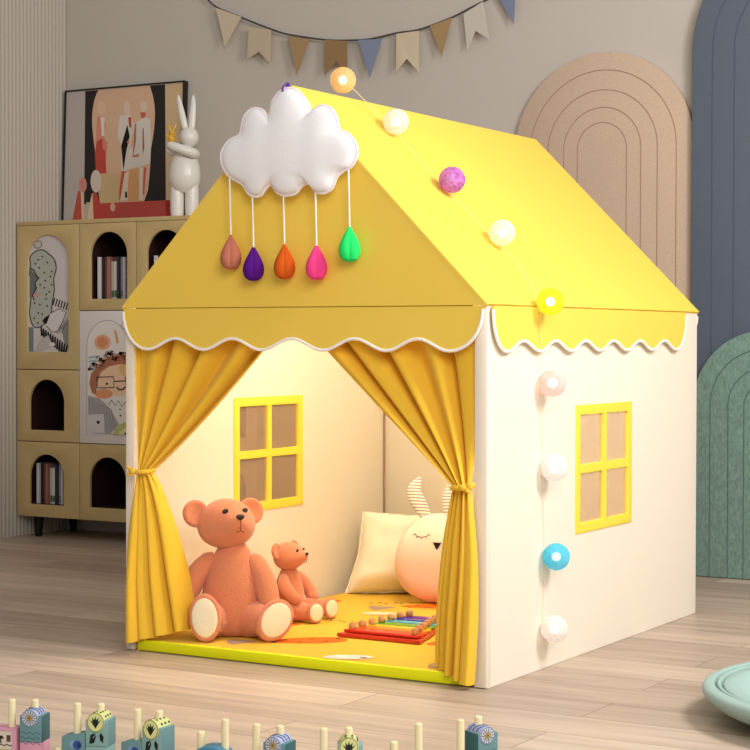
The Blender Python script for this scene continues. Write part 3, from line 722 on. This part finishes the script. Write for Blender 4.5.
# ================================================================== TEDDY BEARS
fur = mat('terracotta_plush', (224,140,102), .95, bump=.6, bscale=260, var=.08, vscale=120, spec=.08, sheen=.35)
sole_m = mat('cream_plush', (244,230,198), .95, bump=.3, bscale=260, spec=.1)
black = mat('black_bead', (28,16,12), .3, spec=.5)
def bear(label, loc, rz, sc_, head_turn, head_tilt, legs, arms, group):
    """sits on z = 0 and faces -Y in its own frame"""
    t = thing('teddy_bear', label, 'teddy bear', loc, (0,0,rz), group, sc_)
    body = lathe(B(), [(0,0),(.045,.002),(.068,.018),(.080,.05),(.083,.085),(.078,.125),(.068,.165),(.055,.20),(.042,.225),(.03,.24),(0,.25)], 36, Matrix.Diagonal((1,.86,1,1)))
    obj('body', body, fur, t, world=False, smooth=80)
    HM = Matrix.Translation((-.018, -.005, .292)) @ Euler((head_tilt, 0, head_turn)).to_matrix().to_4x4()
    def hf(c):
        w = 1+.10*max(0, -c.z)-.06*max(0, c.z)
        return Vector((c.x*w, c.y*(1.02 if c.y < 0 else .95), c.z))
    bm = B(); ell(bm, (0,0,0), (.076,.070,.065), u=36, v=24, fn=hf)
    for v in bm.verts:      # the snout grows out of the head
        d = Vector((v.co.x/.042, (v.co.z+.012)/.036)).length
        if v.co.y < 0: v.co.y -= .030*math.exp(-d*d*1.2)
    bmesh.ops.transform(bm, matrix=HM, verts=bm.verts[:])
    h = obj('head', bm, fur, t, world=False, smooth=80)
    for s in (-1, 1):
        bm = B(); ell(bm, (.077*s,.012,.030), (.036,.016,.036), (0,0,0), 24, 16)
        for v in bm.verts:   # cupped front
            d = Vector((v.co.x-.077*s, v.co.z-.03)).length/.036
            if v.co.y < .010: v.co.y += .014*max(0, 1-d*d*1.5)
        bmesh.ops.transform(bm, matrix=HM, verts=bm.verts[:]); obj('ear', bm, fur, h, world=False, smooth=80)
        bm = B(); ell(bm, (.027*s,-.0695,.024), (.0088,.005,.0066), (0,-.35,0), 14, 10); bmesh.ops.transform(bm, matrix=HM, verts=bm.verts[:]); obj('eye', bm, black, h, world=False)
    bm = B(); ell(bm, (0,-.1015,.004), (.0115,.006,.0075), u=16, v=10, fn=lambda c: Vector((c.x*(1+.3*c.z), c.y, c.z))); bmesh.ops.transform(bm, matrix=HM, verts=bm.verts[:]); obj('nose', bm, black, h, world=False)
    bm = B(); tube(bm, [(0,-.1025,-.004),(0,-.100,-.020),(0,-.0945,-.030)], .0011, 6); tube(bm, [(-.011,-.090,-.034),(-.004,-.0945,-.0318),(0,-.0948,-.0302),(.004,-.0945,-.0318),(.011,-.090,-.034)], .0011, 6)
    bmesh.ops.transform(bm, matrix=HM, verts=bm.verts[:]); obj('mouth', bm, mat('dark_stitch', (150,74,48), .9), h, world=False)
    for P in arms:
        sp = smooth_path(P, 5); n = len(sp)
        rad = [.018+.010*sin(pi*min(1, k/(n-1)*.9+.1))+.004*(k/(n-1)) for k in range(n)]
        rad = [.012, .019]+rad[2:-3]+[.026, .020, .009]
        obj('arm', tube(B(), sp, rad, 18), fur, t, world=False, smooth=80)
    for (hip, foot, nrm, rx, rz_, roll) in legs:
        hip, foot, nrm = Vector(hip), Vector(foot), Vector(nrm).normalized()
        sp = smooth_path([hip, hip.lerp(foot, .5), foot-nrm*.030], 5)
        n = len(sp)
        bm = tube(B(), sp, [lerp(.050, .036, k/(n-1)) for k in range(n)], 20)
        U = Vector((0,0,1)).cross(nrm).normalized(); V = nrm.cross(U)
        U, V = U*cos(roll)+V*sin(roll), V*cos(roll)-U*sin(roll)
        MF = Matrix(((U.x,V.x,nrm.x,foot.x),(U.y,V.y,nrm.y,foot.y),(U.z,V.z,nrm.z,foot.z),(0,0,0,1)))
        v0 = len(bm.verts)
        lathe(bm, [(0,-.062),(.5,-.056),(.80,-.042),(.95,-.024),(1,-.010),(.985,-.003),(.93,.0015),(.86,.002),(0,.002)], 32, MF @ Matrix.Diagonal((rx,rz_,1,1)))
        l = obj('leg', bm, fur, t, world=False, smooth=80)
        bm = lathe(B(), [(.81,.0015),(.81,.0035),(.76,.0052),(.4,.0062),(0,.0065)], 32, MF @ Matrix.Diagonal((rx,rz_,1,1)))
        obj('sole', bm, sole_m, l, world=False, smooth=60, label='cream sole')
    return t
BB = MZ+.0012
bear('large terracotta teddy bear with cream soles sitting beside the left curtain', (.205,.185,BB), R(30), 1.0, R(27), R(-12),
     [((-.045,-.02,.046), (-.062,-.118,.062), (-.04,-1,.08), .041, .062, .08), ((.045,-.02,.046), (.118,-.100,.054), (.42,-1,.24), .045, .059, -.7)],
     [[(-.046,-.0,.208),(-.088,-.012,.165),(-.120,-.028,.10),(-.120,-.055,.030)], [(.046,-.005,.208),(.074,-.02,.165),(.094,-.04,.11),(.102,-.062,.062)]], 'teddy bears on the mat')
bear('small terracotta teddy bear facing right, beside the large bear and below the tent window', (.182,.488,BB), R(92), .60, R(0), R(-6),
     [((-.045,-.02,.046), (-.060,-.180,.050), (-.55,-1,.10), .042, .048, 0), ((.045,-.02,.046), (.085,-.178,.050), (-.35,-1,.10), .042, .048, 0)],
     [[(-.05,-.0,.205),(-.088,-.03,.165),(-.090,-.07,.12),(-.058,-.095,.095)], [(.05,-.0,.205),(.092,-.02,.165),(.10,-.06,.11),(.07,-.09,.085)]], 'teddy bears on the mat')

# ================================================================== PILLOWS
def cushion(w, h, th, pinch=.12, n=40, ex=2.6, seed=0):
    bm = B()
    def f(sgn):
        def g(u, v):
            a, b = 2*u-1, 2*v-1
            X = a*w/2*(1-pinch*(1-abs(b)**1.0)*abs(a)*.35) if pinch else a*w/2
            Z = b*h/2*(1-pinch*(1-abs(a))*abs(b)*.35) if pinch else b*h/2
            k = max(0, (1-abs(a)**ex))*max(0, (1-abs(b)**ex))
            y = th/2*k**.55
            tt = Z/h+.5; X = X*(1.05-.24*tt)+.012*tt
            y += .012*noise.noise(Vector((a*2.2, b*2.2, seed+sgn)))*min(1, k*3)
            return Vector((X, sgn*y, Z+h/2))
        return g
    for s in (-1, 1):
        b2 = sheet(f(s), n, n); me = bpy.data.meshes.new('t'); b2.to_mesh(me); b2.free(); bm.from_mesh(me); bpy.data.meshes.remove(me)
    bmesh.ops.remove_doubles(bm, verts=bm.verts[:], dist=1e-4); bmesh.ops.recalc_face_normals(bm, faces=bm.faces[:])
    return bm
crm = mat('cream_cotton', (252,243,224), .9, bump=.2, bscale=60, spec=.1)
cp_ = thing('pillow', 'cream square pillow with ruffled edge leaning in the back left corner of the tent', 'pillow', (.215,1.075,BB), (R(-20),0,R(28)))
cuo = obj('cushion', cushion(.335,.252,.165,.22,seed=3), crm, cp_, world=False, smooth=80)
rim = []
for k in range(160):
    t = k/160*4; s = int(t); q = t-s
    e = [(-.1675+.335*q, 0), (.1675, .252*q), (.1675-.335*q, .252), (-.1675, .252-.252*q)][s]; a_, b_2 = e[0]/.1675, e[1]/.126-1; e = (e[0]*(1-.30*(1-abs(b_2))*.35), .126+(e[1]-.126)*(1-.30*(1-abs(a_))*.35)); tt = e[1]/.252; rim.append((e[0]*(1.05-.24*tt)+.012*tt, e[1]))
def ruf(u, v):
    k = int(round(u*160)) % 160; x, z = rim[k]; cx_, cz_ = 0, .126
    d = Vector((x, z-cz_)); d.normalize(); w = .009*v
    pin = 1-.045*(1-min(1, abs(abs(x)/.1575-abs(z-cz_)/.1375)*1.0)) if False else .985
    return Vector((x*pin+d.x*w, .004*sin(k*1.05)*v, max(.002, cz_+(z-cz_)*pin+d.y*w)))
obj('ruffle', sheet(ruf, 160, 3, .0012), crm, cuo, world=False, smooth=80)
def rabbit_cloth():
    m = bpy.data.materials.new('two_tone_cotton'); m.use_nodes = True; nt = m.node_tree; b = nt.nodes['Principled BSDF']; b.inputs['Roughness'].default_value = .9; b.inputs['Specular IOR Level'].default_value = .1
    tc = nt.nodes.new('ShaderNodeTexCoord'); sp = nt.nodes.new('ShaderNodeSeparateXYZ'); cr = nt.nodes.new('ShaderNodeValToRGB')
    cr.color_ramp.elements[0].position = .11; cr.color_ramp.elements[0].color = lin((240,198,182))+(1,)
    cr.color_ramp.elements[1].position = .20; cr.color_ramp.elements[1].color = lin((248,238,222))+(1,)
    nt.links.new(tc.outputs['Object'], sp.inputs[0]); nt.links.new(sp.outputs['Z'], cr.inputs[0]); nt.links.new(cr.outputs[0], b.inputs['Base Color'])
    return m
rp = thing('pillow', 'pink and cream bunny face pillow with striped ears in front of the cream pillow', 'pillow', (.382,.955,BB), (R(-12),R(3),R(30)))
def egg(c):
    return Vector((c.x*(1-.10*c.z), c.y*abs(c.y)**-.12 if abs(c.y) > 1e-6 else c.y, c.z))
bm = B(); ell(bm, (0,0,.132), (.118,.058,.131), u=48, v=32, fn=egg)
for v in bm.verts: v.co.z = max(0, v.co.z)
rbody = obj('cushion', bm, rabbit_cloth(), rp, world=False, smooth=80)
obj('seam', tube(B(), [(.1175*cos(a)*(1-.10*sin(a)), 0, .132+.1305*sin(a)) for a in (R(-50)+R(280)*k/40 for k in range(41))], .0016, 6), mat('pink_stitch', (240,206,186), .9), rbody, world=False)
def stripe():
    m = bpy.data.materials.new('striped_cotton'); m.use_nodes = True; nt = m.node_tree; b = nt.nodes['Principled BSDF']; b.inputs['Roughness'].default_value = .9
    tc = nt.nodes.new('ShaderNodeTexCoord'); w = nt.nodes.new('ShaderNodeTexWave'); w.wave_type = 'BANDS'; w.bands_direction = 'Z'; w.inputs['Scale'].default_value = 34
    cr = nt.nodes.new('ShaderNodeValToRGB'); cr.color_ramp.interpolation = 'CONSTANT'; cr.color_ramp.elements[0].color = lin((176,160,158))+(1,); cr.color_ramp.elements[1].position = .33; cr.color_ramp.elements[1].color = lin((250,244,236))+(1,)
    nt.links.new(tc.outputs['Object'], w.inputs['Vector']); nt.links.new(w.outputs['Fac'], cr.inputs[0]); nt.links.new(cr.outputs[0], b.inputs['Base Color'])
    return m
stm = stripe()
er = [.012,.0145,.017,.019,.0205,.0215,.0225,.0225,.0225,.022,.021,.0195,.017,.013,.009,.003]
obj('ear', tube(B(), smooth_path([(-.028,0,.245),(-.054,-.004,.285),(-.074,-.006,.325),(-.058,-.012,.366)], 5), er, 16, flat=(1,.5), ref=(1,0,0)), stm, rp, world=False, smooth=80, label='grey and white striped ear')
obj('ear', tube(B(), smooth_path([(.040,0,.245),(.036,-.004,.285),(.034,-.006,.325),(.046,-.012,.362)], 5), er, 16, flat=(1,.5), ref=(1,0,0)), stm, rp, world=False, smooth=80, label='grey and white striped ear')
# closed eyes, lashes and nose on the front of the cushion
def surf(x, z):
    cz = (z-.132)/.131; cx = x/.118/(1-.10*cz); q = max(0, 1-cz*cz-cx*cx)**.5
    return Vector((x, -.058*q**.88-.0008, z))
bm = B()
for s in (-1, 1):
    tube(bm, [surf(s*.046+.020*cos(a), .198+.012*sin(a)) for a in (pi+pi*k/10 for k in range(11))], .0012, 6)
    for k in range(5):
        a = pi+pi*(k+.5)/5
        tube(bm, [surf(s*.046+.020*cos(a), .198+.012*sin(a)), surf(s*.046+.027*cos(a), .198+.019*sin(a))], .0009, 5)
obj('closed_eyes', bm, mat('grey_thread', (110,96,92), .8), rbody, world=False)
bm = B()
N_ = [surf(-.013,.172), surf(.013,.172), surf(0,.150)]
top = [bm.verts.new(v+Vector((0,-.002,0))) for v in N_]; bot = [bm.verts.new(v+Vector((0,.003,0))) for v in N_]
bm.faces.new(top); bm.faces.new(bot[::-1])
for a in range(3): bm.faces.new((top[a], bot[a], bot[(a+1)%3], top[(a+1)%3]))
bmesh.ops.recalc_face_normals(bm, faces=bm.faces[:])
obj('nose', bm, mat('black_felt', (36,30,30), .9), rbody, world=False)

# ================================================================== XYLOPHONE
xy = thing('xylophone', 'rainbow toy xylophone with seven bars lying on the mat by the right curtain', 'xylophone', (.60,.44,BB))
XB = BB+.0; yf, ybk = .300, .625
def xr(y): return lerp(.690, .600, (y-yf)/(ybk-yf))
def xl(y): return lerp(.465, .492, (y-yf)/(ybk-yf))
bm = plate([[(xl(yf)-.012,yf),(xr(yf)+.010,yf),(xr(ybk)+.010,ybk),(xl(ybk)-.01,ybk)]], XB+.0005, XB+.010, Matrix.Identity(4), bev=.002)
obj('base', bm, mat('red_lacquer', (206,52,24), .35, spec=.5), xy, label='red tapered wooden base')
pegm = mat('turned_beech', (214,160,112), .5)
RB_ = [((222,48,24),'red bar'),((244,122,20),'orange bar'),((250,208,40),'yellow bar'),((104,176,40),'green bar'),((74,182,214),'light blue bar'),((44,62,196),'blue bar'),((108,30,150),'purple bar')]
for i, (c, lb) in enumerate(RB_):
    y = .331+.0438*i; a, b = xl(y)+.004, xr(y)-.004
    ba = obj('bar', bx(a-.006, b+.006, y-.0175, y+.0175, XB+.012, XB+.019, .002), mat('enamel_%02x%02x%02x' % c, c, .3, spec=.5), xy, label=lb)
    for x in (a+.010, b-.010):
        bm = lathe(B(), [(0,XB+.009),(.004,XB+.009),(.004,XB+.019),(.008,XB+.0195),(.0105,XB+.024),(.0105,XB+.029),(.0075,XB+.035),(0,XB+.0365)], 16, Matrix.Translation((x, y, 0)))
        obj('peg', bm, pegm, ba, label='round beech peg')

# ================================================================== ROUND TRAY ON THE FLOOR
tr = thing('round_tray', 'large round pale teal dish with grooved rim on the floor at the right', 'tray', (1.965,.115,0), (0,0,0), None, .92)
tm = mat('pale_teal_enamel', (158,186,179), .5, bump=.1, bscale=60, spec=.4, var=.05, vscale=10)
prof = [(0,.004),(.30,.004),(.345,.006),(.39,.018),(.428,.034),(.450,.050),(.459,.062),(.460,.070),(.456,.077),(.448,.081),(.438,.082),(.433,.0815),(.4315,.079),(.431,.068),(.4255,.068),(.425,.078),(.4235,.080),(.418,.0795),(.4165,.077),(.416,.066),(.4105,.066),(.410,.075),(.4085,.077),(.392,.0765),(.376,.073),(.368,.066),(.360,.056),(.340,.046),(.30,.038),(.20,.032),(0,.030)]
obj('dish', lathe(B(), prof, 96), tm, tr, world=False, smooth=60)
obj('foot_ring', lathe(B(), [(.29,.004),(.29,.0005),(.31,.0005),(.31,.0045)], 64), mat('dark_teal_foot', (70,98,94), .6), tr, world=False)

# ================================================================== WOODEN STACKING TOYS ALONG THE FRONT
pegw = mat('pale_maple', (238,224,180), .5)
teal = mat('toy_teal', (104,142,146), .5); dteal = mat('toy_dark_teal', (52,98,104), .5); lteal = mat('toy_light_teal', (132,168,164), .5)
pink = mat('toy_pink', (206,148,166), .5); lav = mat('toy_lavender', (166,176,208), .5); lime = mat('toy_lime', (206,210,140), .5); slate = mat('toy_slate', (118,136,168), .5); blue = mat('toy_blue', (70,128,156), .5)
def toy_peg(t, x, y, z1, z0=.03):
    r = .0066; obj('peg', lathe(B(), [(0,z0),(r,z0),(r,z1-.002),(r-.0015,z1),(0,z1)], 16, Matrix.Translation((x, y, 0))), pegw, t, world=False)
def toy_base(t, m, x0=-.049, x1=.049):
    obj('base', bx(x0, x1, -.030, .030, .010, .032, .004), m, t, world=False)
    for sx in (x0+.02, x1-.02):
        bm = B()
        for sy in (-.036, .030): lathe(bm, [(0,0),(.012,0),(.013,.001),(.013,.005),(.012,.006),(0,.006)], 20, Matrix.Translation((sx, sy+.006 if sy > 0 else sy+.006, .013)) @ Matrix.Rotation(R(90), 4, 'X'))
        obj('wheels', bm, pegw, t, world=False)
def medal(t, blk, x, y, z, r, style):
    F = Flat(.00003)
    if style == 'flower':
        F.add(circ(0,0,r,r,28), (198,206,224)); F.add(line(circ(0,0,r*.95,r*.95,28)+[(r*.95,0)], .0012), (84,92,124))
        for k in range(14):
            a = 2*pi*k/14; F.add([(.25*r*cos(a-.2),.25*r*sin(a-.2)),(.86*r*cos(a-.08),.86*r*sin(a-.08)),(.86*r*cos(a+.08),.86*r*sin(a+.08)),(.25*r*cos(a+.2),.25*r*sin(a+.2))], (84,90,112) if k % 2 else (150,134,92))
        F.add(circ(0,0,r*.34,r*.34,16), (172,146,74)); F.add(circ(0,0,r*.14,r*.14,10), (110,86,48))
    else:
        F.add(circ(0,0,r,r*1.1,28), (150,158,84)); F.add(circ(0,0,r*.88,r*.98,28), (214,216,152))
        for k in range(5):
            a = R(90)+(k-2)*R(24); F.add([(0,-.7*r),(.5*r*cos(a)-.16*r*sin(a),-.3*r+.5*r*sin(a)),(.95*r*cos(a),-.35*r+1.05*r*sin(a)),(.5*r*cos(a)+.16*r*sin(a),-.3*r+.5*r*sin(a))], (34,40,36))
    F.build('medallion', frame((x, y, z), (1,0,0), (0,0,1)), blk, world=False)
def tall_block(t, x, style, low=.078, h=.125):
    """block with a log across its top, on the right-hand peg"""
    w, d = .021, .020
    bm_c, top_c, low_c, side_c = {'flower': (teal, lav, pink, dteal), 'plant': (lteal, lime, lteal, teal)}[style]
    obj('lower_block', bx(x-w, x+w, -d, d, .033, low-.0006, .0012), low_c, t, world=False)
    bm = bx(x-w, x+w, -d, d, low, h, .0008)
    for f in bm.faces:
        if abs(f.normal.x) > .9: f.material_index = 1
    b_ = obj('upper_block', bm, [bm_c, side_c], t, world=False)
    r = .0155 if style == 'flower' else .0165
    L = 2*d+.002
    lg = lathe(B(), [(0,0),(r*.94,0),(r,.001),(r,L-.001),(r*.94,L),(0,L)], 32, Matrix.Translation((x-.002, d+.001, h-.004)) @ Matrix.Rotation(R(90), 4, 'X'))
    o = obj('log', lg, top_c, b_, world=False)
    medal(t, o, x-.002, -d-.0013, h-.004, r*.96, style)
    # marks on the log's back and on the block's face
    bm = B()
    if style == 'plant':
        for i in range(3):
            for j in (-1, 0, 1):
                a = R(90)-j*R(38)-R(20); M = Matrix.Translation((x-.002+r*cos(a), -.010+.011*i+.003*j, h-.004+r*sin(a)))
                ell(bm, M.translation, (.0022,.003,.0012), (0, pi/2-a, 0), 8, 6)
        obj('dots', bm, mat('toy_ink', (34,36,34), .6), o, world=False)
        F = Flat(.00003); F.add([(-.014,-.012),(-.005,-.010),(-.001,.002),(-.004,.008),(-.012,.004)], (26,34,32)); F.add([(.006,-.004),(.012,-.010),(.013,.002),(.008,.009),(.005,.004)], (26,34,32)); F.add([(-.008,-.002),(-.003,.006),(-.004,.001)], (150,170,168))
        F.build('leaf_marks', frame((x, -d-.0003, low+.016), (1,0,0), (0,0,1)), b_, world=False)
    else:
        for i in range(3): tube(bm, [(x-.002+r*1.0*cos(a), -.012+.010*i+.004*sin(3*a), h-.004+r*1.0*sin(a)) for a in (R(20)+R(140)*k/12 for k in range(13))], .0012, 6)
        obj('wavy_bands', bm, mat('toy_navy', (60,74,112), .6), o, world=False)
        F = Flat(.00003)
        for i in range(3): F.add(line([(-.019+.038*k/16, .004-.009*i+.0022*sin(k*1.1)) for k in range(17)], .0013), (66,104,124))
        F.build('wave_marks', frame((x, -d-.0003, low+.012), (1,0,0), (0,0,1)), b_, world=False)
G = 'wooden stacking toys along the front'
def toy(label, a, b, ang=None, kind='flower', low=None, hp=.15, flip=False):
    A_, B_ = Vector((a[0], a[1], 0)), Vector((b[0], b[1], 0)); mid = (A_+B_)/2
    d = B_-A_; rz = math.atan2(d.y, d.x) if ang is None else ang
    s = .022
    t = thing('stacking_toy', label, 'stacking toy', mid, (0,0,rz), G)
    toy_base(t, {'flower': pink, 'plant': lteal, 'dome': blue}.get(kind, lteal))
    toy_peg(t, -s, 0, hp)
    toy_peg(t, s+(-.002), .006, .15)
    if kind in ('flower', 'plant'): tall_block(t, s, kind)
    if low == 'mushroom':
        bm = bx(-.05, -.006, -.018, .018, .033, .100, .002)
        lb = obj('low_block', bm, pink, t, world=False)
        F = Flat(.00003); F.add(rect(-.022,.012,-.010,.026), (206,196,180)); F.add(rect(-.022,.012,-.013,-.006), (176,164,72)); F.add(line([(-.022+.034*k/12, .002+.0015*sin(k*1.6)) for k in range(13)], .002), (60,44,40))
        F.add([(-.014,.013)]+[(-.009+.006*cos(q), .013+.006*sin(q)) for q in (pi-pi*k/8 for k in range(9))], (48,36,36)); F.add(rect(-.0105,-.0075,.005,.013), (48,36,36)); F.add(rect(.002,.010,.008,.020), (90,68,56))
        F.build('mushroom_picture', frame((-.027, -.0183, .068), (1,0,0), (0,0,1)), lb, world=False)
    if low == 'eye':
        bm = bx(-.046, -.001, -.017, .019, .033, .092, .0015)
        for v in bm.verts:
            if v.co.z > .06 and v.co.x > -.02: v.co.z += .007
        lb = obj('low_block', bm, teal, t, world=False)
        F = Flat(.00003); F.add(circ(-.006,0,.008,.0075,18), (130,160,196)); F.add(circ(0,-.001,.0085,.0085,18), (62,84,142)); F.add(circ(.003,-.001,.004,.005,12), (40,54,104))
        F.build('eye_mark', frame((-.016, -.0173, .079), (1,0,0), (0,0,1)), lb, world=False)
        toy_peg(t, -.053, -.012, .072, .02)
    if low == 'plain': obj('low_block', bx(-.045, -.002, -.018, .018, .033, .075, .002), lteal, t, world=False)
    if kind == 'dome':
        bm = plate([[(-.050,.033),(.050,.033)]+[(.050*cos(pi*k/24), .052+.054*sin(pi*k/24)) for k in range(25)]], -.020, .020, FR_XZ, bev=.0015)
        db = obj('dome_block', bm, blue, t, world=False)
        F = Flat(.00003); F.add(line([(.048*cos(pi*k/24), .05+.046*sin(pi*k/24)) for k in range(25)], .003), (34,72,96))
        for k in range(1, 6): F.add(line([(.012*cos(pi*k/6),.055+.012*sin(pi*k/6)),(.046*cos(pi*k/6),.05+.044*sin(pi*k/6))], .002), (150,186,200))
        F.build('ray_marks', frame((0, -.0203, 0), (1,0,0), (0,0,1)), db, world=False)
    return t
toy('stacking toy with flower block and mushroom block at the far left front', (.693,-1.215), (.735,-1.201), kind='flower', low='mushroom')
toy('stacking toy with spotted plant block, second from the left at the front', (.819,-1.182), (.859,-1.169), kind='plant', low='eye')
toy('stacking toy with spotted plant block between another plant toy and the blue dome', (.945,-1.168), (.983,-1.166), kind='plant', low='eye')
td = toy('stacking toy with blue dome block and two bare pegs', (1.088,-1.176), (1.126,-1.166), kind='dome', hp=.128)
toy('stacking toy with flower block, in front of the large teddy bear', (1.192,-1.166), (1.236,-1.158), R(6), kind='flower', low='plain')
toy('stacking toy with spotted plant block right of the middle, facing the viewer', (1.308,-1.134), (1.345,-1.111), kind='plant', low='plain')
toy('stacking toy of bare pegs in front of the xylophone', (1.392,-1.045), (1.431,-1.023), kind='bare', hp=.120)
toy('stacking toy with flower block and dark teal side at the right end of the row', (1.474,-.959), (1.491,-.911), R(63), kind='flower', low='plain')

# ================================================================== LIGHT
def area(name, loc, target, size, power, c=(1,1,1), sy=None):
    l = bpy.data.lights.new(name, 'AREA'); l.energy = power; l.color = c; l.size = size
    if sy: l.shape = 'RECTANGLE'; l.size_y = sy
    o = bpy.data.objects.new(name, l); col.objects.link(o); o.location = loc
    o.rotation_euler = (Vector(target)-Vector(loc)).to_track_quat('-Z', 'Y').to_euler(); return o
area('right_key_light', (3.05, -.05, 2.3), (1.0, .5, .75), .8, 73, (1,.968,.935), .8)  # off-frame key light from the right, hung close for its falloff
area('room_softbox', (3.9, -3.7, 2.9), (.5, .5, .6), 2.2, 128, (1,.965,.915))
l = bpy.data.lights.new('tent_fill_light', 'POINT'); l.energy = 16; l.color = (1,.955,.85); l.shadow_soft_size = .12  # unseen fill light added to brighten the tent inside, no fixture built
o = bpy.data.objects.new('tent_fill_light', l); col.objects.link(o); o.location = (.62,.50,1.12)
w = bpy.data.worlds.new('world'); sc.world = w; w.use_nodes = True
w.node_tree.nodes['Background'].inputs[0].default_value = (1,.965,.93,1); w.node_tree.nodes['Background'].inputs[1].default_value = .42

# ================================================================== CAMERA
f, cx, cy, cz, yaw, pit, rol = 1820.2693, 2.9187, -3.7158, .804, -.53, -.0202, .0019
cam = bpy.data.cameras.new('camera'); co = bpy.data.objects.new('camera', cam); col.objects.link(co); sc.camera = co
fw = Vector((sin(yaw)*cos(pit), cos(yaw)*cos(pit), sin(pit))); r_ = Vector((cos(yaw), -sin(yaw), 0)); u_ = r_.cross(fw)
r2 = r_*cos(rol)+u_*sin(rol); u2 = u_*cos(rol)-r_*sin(rol)
co.matrix_world = Matrix(((r2.x,u2.x,-fw.x,cx),(r2.y,u2.y,-fw.y,cy),(r2.z,u2.z,-fw.z,cz),(0,0,0,1)))
cam.sensor_width = 36; cam.lens = f*36/750; cam.clip_end = 50
vs = sc.view_settings; vs.view_transform = 'Standard'; vs.look = 'None'; vs.gamma = 1; vs.exposure = 0; vs.use_curve_mapping = False
